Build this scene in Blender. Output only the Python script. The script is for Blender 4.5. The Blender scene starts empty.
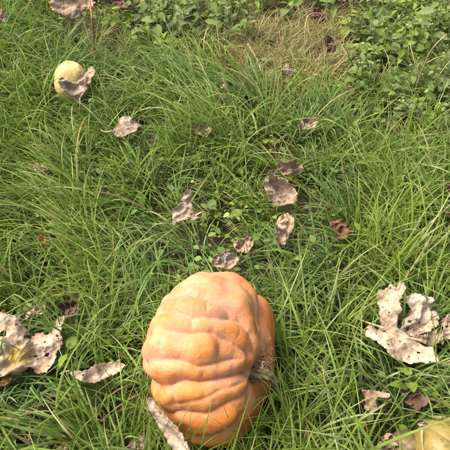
import bpy, bmesh, math, random
import numpy as np
from mathutils import Vector, noise

# ------------------------------------------------------------------ camera, sky, sun, exposure
SC = bpy.context.scene
COL = SC.collection
CAM_H, PITCH, FOV = 1.5, math.radians(48), math.radians(46)
cam_d = bpy.data.cameras.new('camera'); cam = bpy.data.objects.new('camera', cam_d); COL.objects.link(cam)
cam.location = (0, 0, CAM_H); cam.rotation_euler = (math.pi/2 - PITCH, 0, 0)
cam_d.sensor_fit = 'HORIZONTAL'; cam_d.angle = FOV; cam_d.clip_start = .02; cam_d.clip_end = 500
SC.camera = cam
SUN_EL, SUN_AZ = math.radians(60), math.radians(-75)      # azimuth clockwise from +Y: high on the left
W = bpy.data.worlds.new('World'); SC.world = W; W.use_nodes = True
wn = W.node_tree.nodes; sky = wn.new('ShaderNodeTexSky'); sky.sky_type = 'NISHITA'; sky.sun_disc = False
sky.sun_elevation = SUN_EL; sky.sun_rotation = SUN_AZ; sky.air_density = 1.0; sky.dust_density = 10.0; sky.ozone_density = .6
W.node_tree.links.new(sky.outputs[0], wn['Background'].inputs[0]); wn['Background'].inputs[1].default_value = .15
sd = bpy.data.lights.new('sun', 'SUN'); sd.energy = 1.5; sd.angle = math.radians(30); sd.color = (1, .965, .90)
so = bpy.data.objects.new('sun', sd); COL.objects.link(so); so.location = (-5, 1, 6)
so.rotation_euler = Vector((-math.sin(SUN_AZ)*math.cos(SUN_EL), -math.cos(SUN_AZ)*math.cos(SUN_EL), -math.sin(SUN_EL))).to_track_quat('-Z', 'Y').to_euler()
SC.view_settings.view_transform = 'Standard'; SC.view_settings.look = 'None'
SC.view_settings.exposure = .96; SC.view_settings.gamma = 1; SC.view_settings.use_curve_mapping = False
SC.cycles.max_bounces = 8; SC.cycles.transmission_bounces = 5; SC.cycles.diffuse_bounces = 4; SC.cycles.glossy_bounces = 2

rng = np.random.default_rng(7); random.seed(7)

# ------------------------------------------------------------------ helpers
T = math.tan(FOV/2)
FWD = np.array([0, math.cos(PITCH), -math.sin(PITCH)]); UP = np.array([0, math.sin(PITCH), math.cos(PITCH)]); RT = np.array([1., 0, 0])
EYE = np.array([0, 0, CAM_H])
def ray(u, v): return RT*((u-225)/225*T) - UP*((v-225)/225*T) + FWD
def P(u, v, z=0.):                       # the point of the level plane z that shows at photo pixel (u, v)
    r = ray(u, v); return EYE + r*((z-CAM_H)/r[2])
def on_plane(u, v, o, n):
    r = ray(u, v); return EYE + r*(np.dot(o-EYE, n)/np.dot(r, n))
def project(p):
    d = p-EYE; dep = d@FWD
    return 225+225/T*(d@RT)/dep, 225-225/T*(d@UP)/dep, dep
def gz(x, y):
    return .012*np.sin(2.3*x+.7)*np.cos(1.9*y+.3) + .008*np.sin(5.1*x-1.2)*np.sin(4.3*y+2.)

def link(name, me, mat=None, parent=None):
    o = bpy.data.objects.new(name, me); COL.objects.link(o)
    if mat is not None and me is not None and not me.materials: me.materials.append(mat)
    if parent is not None: o.parent = parent
    return o
def empty(name, loc, rz=0):
    o = bpy.data.objects.new(name, None); COL.objects.link(o); o.location = loc; o.rotation_euler = (0, 0, rz); o.empty_display_size = .02
    return o
def tag(o, label, cat, group=None):
    o['label'] = label; o['category'] = cat
    if group: o['group'] = group
    return o
def mesh(name, verts, faces, smooth=True):
    me = bpy.data.meshes.new(name); me.from_pydata([tuple(map(float, v)) for v in verts], [], faces); me.update()
    if smooth: me.polygons.foreach_set('use_smooth', [True]*len(me.polygons))
    return me
def attr(me, name, vals):
    a = me.attributes.new(name, 'FLOAT', 'POINT'); a.data.foreach_set('value', np.asarray(vals, dtype=np.float32).ravel())
def quads(name, V, F, attrs=None):       # fast numpy mesh, all quads
    me = bpy.data.meshes.new(name); n, m = len(V), len(F)
    me.vertices.add(n); me.vertices.foreach_set('co', V.astype(np.float32).ravel())
    me.loops.add(m*4); me.loops.foreach_set('vertex_index', F.astype(np.int32).ravel())
    me.polygons.add(m); me.polygons.foreach_set('loop_start', np.arange(0, m*4, 4, dtype=np.int32))
    me.update(calc_edges=True)
    me.polygons.foreach_set('use_smooth', np.ones(m, dtype=bool))
    for k, v in (attrs or {}).items(): attr(me, k, v)
    me.validate(); return me
def tube(path, radii, seg=8, ridges=0, depth=0., cap=True):
    path = [Vector(p) for p in path]; V, F = [], []
    up = Vector((.31, .2, .93)).normalized()
    for i, p in enumerate(path):
        t = (path[min(i+1, len(path)-1)] - path[max(i-1, 0)]).normalized()
        a = t.cross(up).normalized(); b = t.cross(a).normalized()
        for k in range(seg):
            th = 2*math.pi*k/seg; r = radii[i]*(1+depth*math.cos(ridges*th)) if ridges else radii[i]
            V.append(p + a*(math.cos(th)*r) + b*(math.sin(th)*r))
    for i in range(len(path)-1):
        for k in range(seg): F.append((i*seg+k, i*seg+(k+1) % seg, (i+1)*seg+(k+1) % seg, (i+1)*seg+k))
    if cap:
        F.append(tuple(range(seg))[::-1]); F.append(tuple((len(path)-1)*seg+k for k in range(seg)))
    return V, F
def bez(pts, n=24):                      # smooth curve through points
    pts = [Vector(p) for p in pts]; out = []
    for i in range(len(pts)-1):
        p0, p1, p2, p3 = pts[max(i-1, 0)], pts[i], pts[i+1], pts[min(i+2, len(pts)-1)]
        m = max(2, n//(len(pts)-1))
        for k in range(m):
            t = k/m
            out.append(.5*((2*p1)+(p2-p0)*t+(2*p0-5*p1+4*p2-p3)*t*t+(3*p1-p0-3*p2+p3)*t**3))
    out.append(pts[-1]); return out

# ------------------------------------------------------------------ materials
class NT:
    def __init__(s, name):
        s.m = bpy.data.materials.new(name); s.m.use_nodes = True; s.t = s.m.node_tree; s.n = s.t.nodes; s.n.clear()
        s.out = s.n.new('ShaderNodeOutputMaterial')
    def add(s, typ, **kw):
        n = s.n.new(typ)
        for k, v in kw.items(): setattr(n, k, v)
        return n
    def l(s, a, b): s.t.links.new(a, b)
    def val(s, sock, v):
        if hasattr(v, 'is_output') or isinstance(v, bpy.types.NodeSocket): s.l(v, sock)
        else: sock.default_value = v
    def attr(s, name): return s.add('ShaderNodeAttribute', attribute_name=name).outputs['Fac']
    def noise(s, scale, detail=4, rough=.55, vec=None):
        n = s.add('ShaderNodeTexNoise'); n.inputs['Scale'].default_value = scale; n.inputs['Detail'].default_value = detail; n.inputs['Roughness'].default_value = rough
        s.l(vec if vec is not None else s.coord(), n.inputs['Vector']); return n.outputs['Fac']
    def coord(s):
        return s.add('ShaderNodeTexCoord').outputs['Object']
    def ramp(s, fac, stops, interp='LINEAR'):
        r = s.add('ShaderNodeValToRGB'); r.color_ramp.interpolation = interp; e = r.color_ramp.elements
        e[0].position, e[0].color = stops[0][0], (*stops[0][1], 1)
        e[1].position, e[1].color = stops[-1][0], (*stops[-1][1], 1)
        for p, c in stops[1:-1]:
            x = e.new(p); x.color = (*c, 1)
        s.l(fac, r.inputs[0]); return r.outputs[0]
    def mix(s, fac, a, b, mode='MIX'):
        n = s.add('ShaderNodeMix', data_type='RGBA', blend_type=mode)
        s.val(n.inputs[0], fac)
        s.val(n.inputs[6], a if not isinstance(a, tuple) else (*a, 1)); s.val(n.inputs[7], b if not isinstance(b, tuple) else (*b, 1))
        return n.outputs[2]
    def math(s, op, a, b=0., c=None):
        n = s.add('ShaderNodeMath', operation=op); s.val(n.inputs[0], a); s.val(n.inputs[1], b)
        if c is not None: s.val(n.inputs[2], c)
        return n.outputs[0]
    def mapr(s, v, a, b, c=0., d=1.):
        n = s.add('ShaderNodeMapRange'); s.val(n.inputs[0], v)
        for i, x in enumerate((a, b, c, d)): n.inputs[i+1].default_value = x
        return n.outputs[0]
    def bump(s, h, strength=.4, dist=.002):
        b = s.add('ShaderNodeBump'); b.inputs['Strength'].default_value = strength; b.inputs['Distance'].default_value = dist
        s.l(h, b.inputs['Height']); return b.outputs[0]
    def finish(s, col, rough=.6, normal=None, trans=0., spec=.4, tcol=None, sss=0., sssr=(.01, .005, .002)):
        p = s.add('ShaderNodeBsdfPrincipled'); s.val(p.inputs['Base Color'], col if not isinstance(col, tuple) else (*col, 1))
        s.val(p.inputs['Roughness'], rough); p.inputs['Specular IOR Level'].default_value = spec
        if normal is not None: s.l(normal, p.inputs['Normal'])
        if sss:
            p.inputs['Subsurface Weight'].default_value = sss; p.inputs['Subsurface Radius'].default_value = sssr; p.inputs['Subsurface Scale'].default_value = 1.
        sh = p.outputs[0]
        if trans:
            tr = s.add('ShaderNodeBsdfTranslucent'); tc = tcol if tcol is not None else col
            s.val(tr.inputs[0], tc if not isinstance(tc, tuple) else (*tc, 1))
            if normal is not None: s.l(normal, tr.inputs['Normal'])
            mx = s.add('ShaderNodeMixShader'); mx.inputs[0].default_value = trans; s.l(sh, mx.inputs[1]); s.l(tr.outputs[0], mx.inputs[2]); sh = mx.outputs[0]
        s.l(sh, s.out.inputs[0]); return s.m

def mat_soil():
    n = NT('soil'); a = n.noise(9, 8, .65); b = n.noise(60, 6, .7)
    c = n.ramp(a, [(.3, (.02, .014, .009)), (.5, (.036, .027, .014)), (.62, (.04, .045, .016)), (.75, (.065, .05, .03))])
    c = n.mix(n.mapr(b, .45, .75), c, (.075, .058, .034))
    return n.finish(c, .95, n.bump(b, .8, .01), spec=.1)
def mat_grass(name='grass_blade'):
    n = NT(name); r = n.attr('rnd'); al = n.attr('along'); dry = n.attr('dry'); ac = n.attr('across')
    g = n.ramp(r, [(0, (.035, .070, .012)), (.25, (.075, .135, .018)), (.5, (.135, .22, .030)), (.72, (.205, .31, .046)), (.88, (.285, .385, .10)), (1, (.37, .45, .20))])
    g = n.mix(n.mapr(n.noise(2.6, 3), .5, .66, 0, .55), g, (.22, .295, .035))          # patches of yellower turf
    g = n.mix(n.mapr(n.noise(1.9, 2), .5, .38, 0, .45), g, (.125, .235, .095))         # and of bluer grass
    g = n.mix(n.mapr(al, 0, .2, .35, 0), g, (.12, .13, .05))                     # sheath at the blade's foot, its colour darkened as shade in the gaps
    tip = n.math('MULTIPLY', n.mapr(al, .78, 1.), n.mapr(r, .45, 1., 0., .8))
    g = n.mix(tip, g, (.33, .27, .12))
    s = n.ramp(r, [(0, (.12, .065, .035)), (.4, (.25, .155, .075)), (.75, (.38, .275, .135)), (1, (.48, .38, .21))])
    c = n.mix(dry, g, s)
    c = n.mix(n.mapr(ac, .75, 1., 0., .35), c, (.30, .36, .16))                   # the paler midrib
    return n.finish(c, .5, trans=.36, spec=.28, tcol=n.mix(.55, c, (.20, .35, .04)))
def mat_leaf(name, ramp, vein, trans=.3, rough=.6):
    n = NT(name); info = n.add('ShaderNodeObjectInfo').outputs['Random']
    c = n.ramp(info, ramp)
    c = n.mix(n.math('MULTIPLY', n.noise(55, 4), .5), c, ramp[-1][1])
    c = n.mix(n.math('MULTIPLY', n.attr('vein'), .45), c, vein)
    spots = n.mapr(n.noise(140, 3, .5), .68, .74)
    c = n.mix(n.math('MULTIPLY', spots, .5), c, (.20, .16, .05))
    return n.finish(c, rough, n.bump(n.math('ADD', n.attr('vein'), n.noise(90, 3)), .35, .002), trans=trans, spec=.2)
def mat_dead(name, dark, mid, pale, extra=None, rough=.85):
    n = NT(name); a = n.noise(26, 6, .62); b = n.noise(190, 4, .6); v = n.attr('vein')
    c = n.ramp(a, [(.30, dark), (.48, mid), (.68, pale)])
    c = n.mix(n.mapr(b, .5, .75, 0, .35), c, dark)
    c = n.mix(n.mapr(n.noise(520, 3, .7), .56, .70, 0, .45), c, tuple(x*.65 for x in dark))
    c = n.mix(n.mapr(n.noise(75, 6, .75), .53, .66, 0, .5), c, dark)
    c = n.mix(n.math('MULTIPLY', v, .5), c, tuple(x*.8 for x in dark))
    c = n.mix(n.math('MULTIPLY', n.attr('rim'), n.mapr(n.noise(70, 3), .4, .65)), c, dark)
    if extra: c = n.mix(n.mapr(n.noise(14, 3), .5, .68), c, extra)
    return n.finish(c, rough, n.bump(n.math('ADD', n.math('MULTIPLY', v, 1.5), n.math('ADD', a, b)), .55, .003), trans=.16, spec=.15)
def mat_stain(name):                      # papery leaf with an ochre stain given by a vertex mask
    n = NT(name); a = n.noise(26, 6, .62); b = n.noise(190, 4, .6); v = n.attr('vein')
    c = n.ramp(a, [(.28, (.32, .22, .15)), (.45, (.55, .43, .325)), (.68, (.70, .59, .48))])
    c = n.mix(n.mapr(b, .52, .78, 0, .3), c, (.30, .21, .14))
    c = n.mix(n.mapr(n.noise(520, 3, .7), .54, .68, 0, .5), c, (.17, .11, .07))
    c = n.mix(n.mapr(n.noise(75, 6, .75), .53, .66, 0, .45), c, (.32, .22, .14))
    c = n.mix(n.math('MULTIPLY', v, .45), c, (.26, .17, .10))
    c = n.mix(n.math('MULTIPLY', n.attr('rim'), n.mapr(n.noise(70, 3), .4, .65)), c, (.26, .17, .10))
    st = n.math('MULTIPLY', n.attr('stain'), n.mapr(n.noise(34, 4), .3, .55, .35, 1.))
    c = n.mix(st, c, n.mix(n.noise(60, 3), (.34, .22, .03), (.45, .33, .05)))
    return n.finish(c, .85, n.bump(n.math('ADD', n.math('MULTIPLY', v, 1.5), n.math('ADD', a, b)), .55, .003), trans=.16, spec=.15)
def mat_pumpkin():
    n = NT('pumpkin_skin'); cr = n.attr('crease'); pl = n.attr('pale')
    a = n.noise(9, 5, .55); b = n.noise(30, 5, .6); f = n.noise(160, 4, .6)
    c = n.mix(n.mapr(a, .36, .62), (.51, .135, .010), (.60, .245, .032))
    c = n.mix(n.mapr(b, .5, .8, 0, .5), c, (.63, .30, .055))
    pk = n.math('ADD', n.math('MULTIPLY', pl, .74), n.math('MULTIPLY', cr, .55))
    pk = n.math('MULTIPLY', pk, n.mapr(n.math('ADD', a, n.math('MULTIPLY', b, .6)), .52, 1.0, .45, 1.2))
    pk = n.math('MINIMUM', pk, .9)
    c = n.mix(pk, c, n.mix(b, (.54, .25, .145), (.59, .33, .215)))
    c = n.mix(n.math('MULTIPLY', n.mapr(f, .56, .68), .6), c, (.47, .19, .065))
    c = n.mix(n.mapr(n.noise(55, 6, .7), .56, .74, 0, .45), c, (.66, .42, .25))
    mp = n.add('ShaderNodeMapping'); mp.inputs['Scale'].default_value = (38, 160, 60); mp.inputs['Rotation'].default_value = (.3, .2, .5); n.l(n.coord(), mp.inputs['Vector'])
    scr = n.noise(1., 5, .7, mp.outputs[0]); c = n.mix(n.mapr(scr, .60, .72, 0, .35), c, (.62, .40, .22)); c = n.mix(n.mapr(scr, .36, .26, 0, .4), c, (.45, .17, .05))
    c = n.mix(n.math('MULTIPLY', n.mapr(n.noise(24, 7, .75), .60, .66), n.mapr(n.noise(4, 2), .42, .58, .1, .7)), c, (.28, .17, .08))
    vo = n.add('ShaderNodeTexVoronoi'); vo.inputs['Scale'].default_value = 95; n.l(n.coord(), vo.inputs['Vector'])
    sc = n.math('MULTIPLY', n.mapr(vo.outputs['Distance'], .05, .12, 1, 0), n.mapr(n.noise(17, 2), .48, .6))
    c = n.mix(n.math('MULTIPLY', sc, .7), c, (.22, .11, .05))
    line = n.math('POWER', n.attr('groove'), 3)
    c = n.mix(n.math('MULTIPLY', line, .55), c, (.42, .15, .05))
    return n.finish(c, n.mapr(b, .3, .7, .50, .66), n.bump(n.math('ADD', n.math('ADD', b, n.math('MULTIPLY', f, .6)), n.math('MULTIPLY', scr, .4)), .45, .004), spec=.28, sss=.12, sssr=(.012, .005, .002))
def mat_rind(name, c0, c1, c2, stripe=None):
    n = NT(name); a = n.noise(14, 5, .6); f = n.noise(120, 4, .6)
    c = n.mix(n.mapr(a, .35, .65), c0, c1); c = n.mix(n.math('MULTIPLY', n.attr('groove'), .7), c, c2)
    c = n.mix(n.mapr(f, .6, .72, 0, .5), c, c2); c = n.mix(n.mapr(n.noise(45, 6, .75), .52, .62, 0, .65), c, tuple(x*.55 for x in c2))
    if stripe: c = n.mix(n.math('MULTIPLY', n.attr('stripe'), n.mapr(a, .3, .6, .3, .9)), c, stripe)
    return n.finish(c, .45, n.bump(f, .25, .002), spec=.4, sss=.06)
def mat_stem(name, a, b, c):
    n = NT(name); x = n.noise(60, 6, .65)
    return n.finish(n.ramp(x, [(.32, a), (.5, b), (.68, c)]), .8, n.bump(n.noise(220, 4), .6, .003), spec=.2)
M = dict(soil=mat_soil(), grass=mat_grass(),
    weed=mat_leaf('weed_leaf', [(0, (.075, .125, .022)), (.5, (.125, .195, .038)), (1, (.20, .27, .07))], (.20, .28, .10)),
    weed_bright=mat_leaf('weed_leaf_bright', [(0, (.13, .20, .024)), (.5, (.18, .265, .036)), (1, (.25, .33, .06))], (.26, .33, .10), .32),
    weed_blue=mat_leaf('weed_leaf_dull', [(0, (.095, .145, .048)), (.5, (.15, .205, .07)), (1, (.23, .28, .12))], (.22, .28, .16)),
    sprig=mat_grass('sprig_leaf'),
    paper=mat_dead('dead_leaf_paper', (.30, .215, .14), (.53, .42, .315), (.70, .59, .475)),
    tan=mat_dead('dead_leaf_tan', (.24, .16, .10), (.45, .335, .23), (.64, .51, .38)),
    grey=mat_dead('dead_leaf_grey', (.22, .155, .105), (.42, .325, .235), (.60, .485, .37)),
    brown=mat_dead('dead_leaf_brown', (.085, .05, .035), (.19, .12, .08), (.34, .245, .17)),
    red=mat_dead('dead_leaf_red', (.10, .045, .03), (.22, .10, .055), (.36, .21, .12)),
    orange=mat_dead('dead_leaf_orange', (.28, .13, .05), (.45, .24, .09), (.58, .36, .17)),
    stain=mat_stain('dead_leaf_stained'),
    pumpkin=mat_pumpkin(),
    squash=mat_rind('squash_rind', (.52, .35, .09), (.60, .45, .19), (.50, .36, .13), (.66, .54, .30)),
    gourd=mat_rind('gourd_rind', (.22, .165, .036), (.28, .205, .055), (.14, .125, .04)),
    gourd2=mat_rind('gourd_rind_olive', (.14, .115, .038), (.19, .145, .055), (.12, .08, .04)),
    stem=mat_stem('pumpkin_stem', (.045, .038, .022), (.11, .09, .045), (.24, .20, .105)),
    straw=mat_stem('straw', (.30, .23, .12), (.43, .35, .20), (.56, .48, .31)),
    redstalk=mat_stem('red_stalk', (.20, .09, .05), (.33, .15, .09), (.42, .25, .15)),
    greenstem=mat_stem('green_stem', (.11, .16, .04), (.17, .23, .06), (.23, .28, .10)),
    petal=mat_stem('petal', (.55, .52, .30), (.66, .64, .45), (.74, .73, .60)),
    eye=mat_stem('flower_eye', (.45, .33, .04), (.58, .44, .06), (.64, .52, .12)))

# ------------------------------------------------------------------ ground
def ground():
    xs = np.concatenate([np.linspace(-120, -3, 14)[:-1], np.linspace(-3, 3, 121), np.linspace(3, 120, 14)[1:]])
    ys = np.concatenate([np.linspace(-120, -1, 14)[:-1], np.linspace(-1, 5.5, 131), np.linspace(5.5, 120, 14)[1:]])
    X, Y = np.meshgrid(xs, ys); Z = gz(X, Y)
    near = (np.abs(X) < 3) & (Y > -1) & (Y < 5.5)
    Z = np.where(near, Z + rng.normal(0, .004, Z.shape), Z) - .002
    nx, ny = len(xs), len(ys); I = np.arange(nx*ny).reshape(ny, nx)
    F = np.stack([I[:-1, :-1], I[:-1, 1:], I[1:, 1:], I[1:, :-1]], -1).reshape(-1, 4)
    o = link('ground', quads('ground', np.stack([X, Y, Z], -1).reshape(-1, 3), F), M['soil']); o['kind'] = 'structure'
ground()

GUARD = []        # (polygon in photo pixels, depth in m, share of blades allowed to cross): where a thing has pressed the grass down
def guard(poly, depth, keep): GUARD.append((np.array(poly, float), depth, keep))

# ------------------------------------------------------------------ the big pumpkin
PC = np.array([-.030, .684, .213]); PA = np.array([.8877, -.2507, .3862]); PA /= np.linalg.norm(PA)
PE1 = np.array([.2717, .9624, 0.]); PE1 -= PA*(PE1@PA); PE1 /= np.linalg.norm(PE1); PE2 = np.cross(PA, PE1); PE2 *= np.sign(PE2[2])
PRA, PRR = .157, .232
def pdir(lat, lon):
    lat, lon = np.radians(lat), np.radians(lon)
    return np.stack([np.sin(lat), np.cos(lat)*np.cos(lon), np.cos(lat)*np.sin(lon)], -1)
def build_pumpkin():
    root = empty('pumpkin', (PC[0], PC[1], 0))
    tag(root, 'large lumpy orange pumpkin lying on its side in the grass', 'pumpkin')
    nl, nm = 340, 220
    lat = -90 + 180*np.linspace(0, 1, nm); lon = np.linspace(0, 360, nl, endpoint=False)
    LA, LO = np.meshgrid(lat, lon, indexing='ij'); D = pdir(LA, LO).reshape(-1, 3)
    # creases on the skin as (latitude, longitude) from the stem; depth, width
    cre = [([(-70, 88), (-40, 88), (-13, 84), (7, 82), (21, 79), (39, 78), (51, 77), (67, 84), (78, 120)], .013, .055),
        ([(-70, 70), (-30, 73), (-4, 74), (12, 69), (28, 61), (46, 53), (60, 50), (74, 54), (82, 90)], .008, .06),
        ([(-60, 6), (0, 8), (40, 12), (62, 16), (68, 16), (78, 10), (84, -40)], .034, .08),
        ([(-70, 108), (-25, 108), (1, 107), (20, 106), (34, 104), (49, 104), (67, 106), (78, 135)], .017, .05),
        ([(-40, 94), (-11, 95), (6, 96), (17, 97), (32, 92), (47, 84), (63, 80)], .014, .045),
        ([(-75, 143), (-40, 142), (-19, 141), (4, 138), (22, 136), (29, 136), (39, 137), (55, 139), (70, 148), (79, 175)], .026, .055),
        ([(-60, 125), (-24, 126), (1, 123), (14, 123), (27, 126), (38, 125), (52, 122), (66, 120)], .013, .045),
        ([(27, 127), (31, 131), (33, 136)], .008, .04), ([(-70, 56), (-10, 58), (15, 54), (35, 44), (55, 38), (72, 44)], .006, .06), ([(22, 79), (26, 86), (28, 93)], .008, .04), ([(34, 146), (38, 153), (36, 159)], .008, .04), ([(40, 104), (44, 114), (42, 124)], .0075, .045),
        ([(-60, 160), (-7, 159), (2, 157), (20, 157), (33, 159), (46, 161), (60, 168), (74, 185)], .016, .055),
        ([(-60, 182), (0, 182), (17, 183), (37, 185), (51, 184), (62, 188), (74, 200)], .020, .055),
        ([(-10, 152), (11, 150), (28, 147), (41, 146), (57, 150), (68, 158)], .009, .045),
        ([(46, 163), (52, 172), (60, 178)], .006, .05),
        ([(16, 96), (19, 101), (20, 106)], .009, .035), ([(-8, 84), (-5, 90), (-8, 95)], .007, .04), ([(0, 107), (-3, 115), (0, 123)], .007, .045), ([(8, 138), (5, 147), (8, 156)], .007, .04), ([(54, 84), (56, 94), (54, 104)], .006, .04)]
    for l0 in (42, 205, 228, 252, 276, 300, 322, 345): cre.append(([(-75, l0), (0, l0+random.uniform(-4, 4)), (70, l0)], .02, .09))
    # wobble so that no crease is a clean arc
    wob = np.array([[noise.noise(Vector(d*3.1)), noise.noise(Vector(d*3.1+9)), noise.noise(Vector(d*3.1+23))] for d in D])
    Dw = D + wob*.03; Dw /= np.linalg.norm(Dw, axis=1)[:, None]
    disp = np.zeros(len(D)); wide = np.zeros(len(D)); nar = np.zeros(len(D))
    for pts, dep, w in cre:
        q = pdir(np.array([p[0] for p in pts], float), np.array([p[1] for p in pts], float))
        dist = np.full(len(D), 9.); endf = np.clip(np.minimum(np.linalg.norm(Dw-q[0], axis=1), np.linalg.norm(Dw-q[-1], axis=1))/.16, .05, 1)
        for i in range(len(q)-1):
            ab = q[i+1]-q[i]; s = np.clip((Dw-q[i])@ab/(ab@ab), 0, 1)
            dist = np.minimum(dist, np.linalg.norm(Dw-q[i]-s[:, None]*ab, axis=1))
        disp -= dep*1.08*endf*(.60*np.exp(-(dist/(w*1.7))**2) + .42*np.exp(-(np.sqrt(dist**2+.005**2)-.005)/(w*.28)))
        k = min(1, dep/.02)*endf
        wide = np.maximum(wide, (.4+.6*k)*np.exp(-(dist/(w*1.25))**2)); nar = np.maximum(nar, k*np.exp(-(dist/(w*.22))**2))
    lump = np.array([.7*noise.noise(Vector(d*2.6+3)) + .22*noise.noise(Vector(d*5.5+5)) + .05*noise.noise(Vector(d*13)) for d in D])
    disp += lump*.013
    # broad form: flatter foot, swollen upper lobe, hollow round the stem
    S = pdir(81., 210.); ang = np.arccos(np.clip(D@S, -1, 1)); disp -= .036*np.exp(-(ang/.26)**2)
    disp += .012*np.exp(-(np.arccos(np.clip(D@pdir(42., 45.), -1, 1))/.45)**2)
    disp += .016*np.exp(-(np.arccos(np.clip(D@pdir(-10., 112.), -1, 1))/.5)**2)
    disp += .012*np.exp(-(np.arccos(np.clip(D@pdir(45., 175.), -1, 1))/.35)**2)
    disp += .014*np.exp(-(np.arccos(np.clip(D@pdir(42., -8.), -1, 1))/.3)**2)
    disp -= .022*np.exp(-(np.arccos(np.clip(D@pdir(-25., 182.), -1, 1))/.5)**2)
    disp -= .035*np.exp(-((D@np.array([-1., 0, 0])-1)/.12)**2)
    base = D*np.array([PRA, PRR, PRR]); nrm = D/np.array([PRA, PRR, PRR]); nrm /= np.linalg.norm(nrm, axis=1)[:, None]
    L = base + nrm*disp[:, None]
    Wd = L[:, :1]*PA + L[:, 1:2]*PE1 + L[:, 2:]*PE2 + PC
    Wd[:, 2] = np.where(Wd[:, 2] < .05, .05-(.05-Wd[:, 2])*.62, Wd[:, 2])
    Wd[:, 2] -= min(0, Wd[:, 2].min()+.006) if Wd[:, 2].min() < -.006 else 0
    pale = np.clip(.5*(wob[:, 0]*1.2) + .95*np.exp(-(np.arccos(np.clip(D@pdir(5., 62.), -1, 1))/1.0)**2) + .75*np.exp(-(np.arccos(np.clip(D@pdir(-30., 125.), -1, 1))/.45)**2), 0, 1)
    I = np.arange(nm*nl).reshape(nm, nl); J = np.roll(I, -1, axis=1)
    F = np.stack([I[:-1], J[:-1], J[1:], I[1:]], -1).reshape(-1, 4)
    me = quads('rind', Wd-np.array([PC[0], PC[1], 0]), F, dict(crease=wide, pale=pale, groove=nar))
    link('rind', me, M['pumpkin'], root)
    # stem: flared ribbed foot, bends over to the right and down
    def wl(lat, lon, h):
        d = pdir(float(lat), float(lon)); b = d*np.array([PRA, PRR, PRR]); n_ = d/np.array([PRA, PRR, PRR]); n_ /= np.linalg.norm(n_)
        l = b+n_*h; return l[0]*PA+l[1]*PE1+l[2]*PE2+PC-np.array([PC[0], PC[1], 0])
    s0 = wl(81, 210, -.05); s1 = wl(81, 210, -.020)
    path = bez([s0, s1, s1+np.array([.012, -.004, .004]), s1+np.array([.030, -.010, -.004]), s1+np.array([.044, -.016, -.024]), s1+np.array([.047, -.018, -.05])], 40)
    n = len(path); rad = [.016*(1-i/n)**2+.0072+.001*math.sin(i*.7) for i in range(n)]
    V, F = tube(path, rad, 36, 6, .24)
    link('stem', mesh('stem', V, F), M['stem'], root)
    # dry shreds of vine hanging round the stem
    for i in range(56):
        a = random.uniform(0, 6.28); st = Vector(s1) + Vector((random.uniform(-.005, .03), random.uniform(.0, .05), random.uniform(.0, .04)))
        pts = [st]; d = Vector((random.uniform(-.2, 1), random.uniform(-.7, .8), random.uniform(-.3, .6)))
        for k in range(5):
            d = d + Vector((random.uniform(-.8, .8), random.uniform(-.8, .8), random.uniform(-.9, .35))); pts.append(pts[-1]+d.normalized()*random.uniform(.003, .009))
        V, F = tube(bez(pts, 15), [random.uniform(.0004, .001)]*16, 4); link('vine_shred', mesh('vine_shred', V, F), M[('brown', 'red', 'brown', 'tan')[i % 4]], root)
    ring = np.array([(147, 340), (150, 322), (165, 298), (185, 280), (205, 268), (230, 268), (252, 278), (264, 300), (279, 335), (279, 352), (268, 400), (262, 420), (235, 434), (205, 432), (178, 412), (158, 392), (148, 366)], float)
    guard(ring, 1.30, .22); guard(ring+(np.array([212., 346.])-ring)*.17, 1.30, .05)
build_pumpkin()

# ------------------------------------------------------------------ smaller fruit
def fruit(name, label, cat, u, v, zc, rad, axis, nrib, depth, mat, stretch=1., stem=True, stripe=False):
    c = P(u, v, zc); root = empty(name, (c[0], c[1], 0)); tag(root, label, cat)
    ax = Vector(axis).normalized(); e1 = ax.orthogonal().normalized(); e2 = ax.cross(e1)
    V, g, s, F = [], [], [], []; nm, nl = 60, 96
    for i in range(nm+1):
        la = -math.pi/2+math.pi*i/nm
        for k in range(nl):
            lo = 2*math.pi*k/nl; rib = abs(math.sin(lo*nrib/2)); w = (1-rib)**2
            r = 1 - depth*w*math.cos(la) - .12*math.exp(-((la-math.pi/2)/.35)**2) - .06*math.exp(-((la+math.pi/2)/.3)**2)
            d = Vector((math.cos(la)*math.cos(lo), math.cos(la)*math.sin(lo), math.sin(la)))
            r *= 1 + .05*noise.noise(d*1.7+Vector((u, v, 0))) + .015*noise.noise(d*6)
            p = (e1*d.x + e2*d.y + ax*(d.z*stretch))*(rad*r); p.z += zc; p.z = max(p.z, .004 + .001*noise.noise(d*5))
            V.append(p); g.append(math.exp(-(rib/.25)**2)); s.append(max(0, math.cos(lo*nrib))*(.6+.4*noise.noise(d*7)))
    for i in range(nm):
        for k in range(nl): F.append((i*nl+k, i*nl+(k+1) % nl, (i+1)*nl+(k+1) % nl, (i+1)*nl+k))
    me = mesh('rind', V, F); attr(me, 'groove', g); attr(me, 'stripe', s); link('rind', me, mat, root)
    if stem:
        p0 = ax*(rad*stretch*.84) + Vector((0, 0, zc)); pts = bez([p0, p0+ax*.02, p0+ax*.035+Vector((.012, -.004, .004)), p0+ax*.045+Vector((.03, -.01, -.004))], 15)
        Vv, Ff = tube(pts, [.011*(1-.5*i/len(pts)) for i in range(len(pts))], 15, 5, .15); link('stem', mesh('stem', Vv, Ff), M['straw'], root)
    return root, c
r_, c_ = fruit('squash', 'small pale yellow squash upright in the grass behind a curled dead leaf', 'squash', 71.5, 83, .115, .077, (.12, .15, 1), 10, .018, M['squash'], 1.36, False)
guard([(56, 62), (70, 58), (84, 62), (90, 72), (87, 88), (78, 96), (64, 96), (57, 88)], 2.5, .06)
r_, c_ = fruit('gourd', 'rounded yellow green gourd cut off by the bottom right corner', 'gourd', 445, 455, .085, .088, (.25, -.3, .9), 8, .04, M['gourd'], .92, False)
guard([(424, 450), (425, 430), (440, 422), (450, 422), (450, 450)], 1.45, .0)
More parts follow.
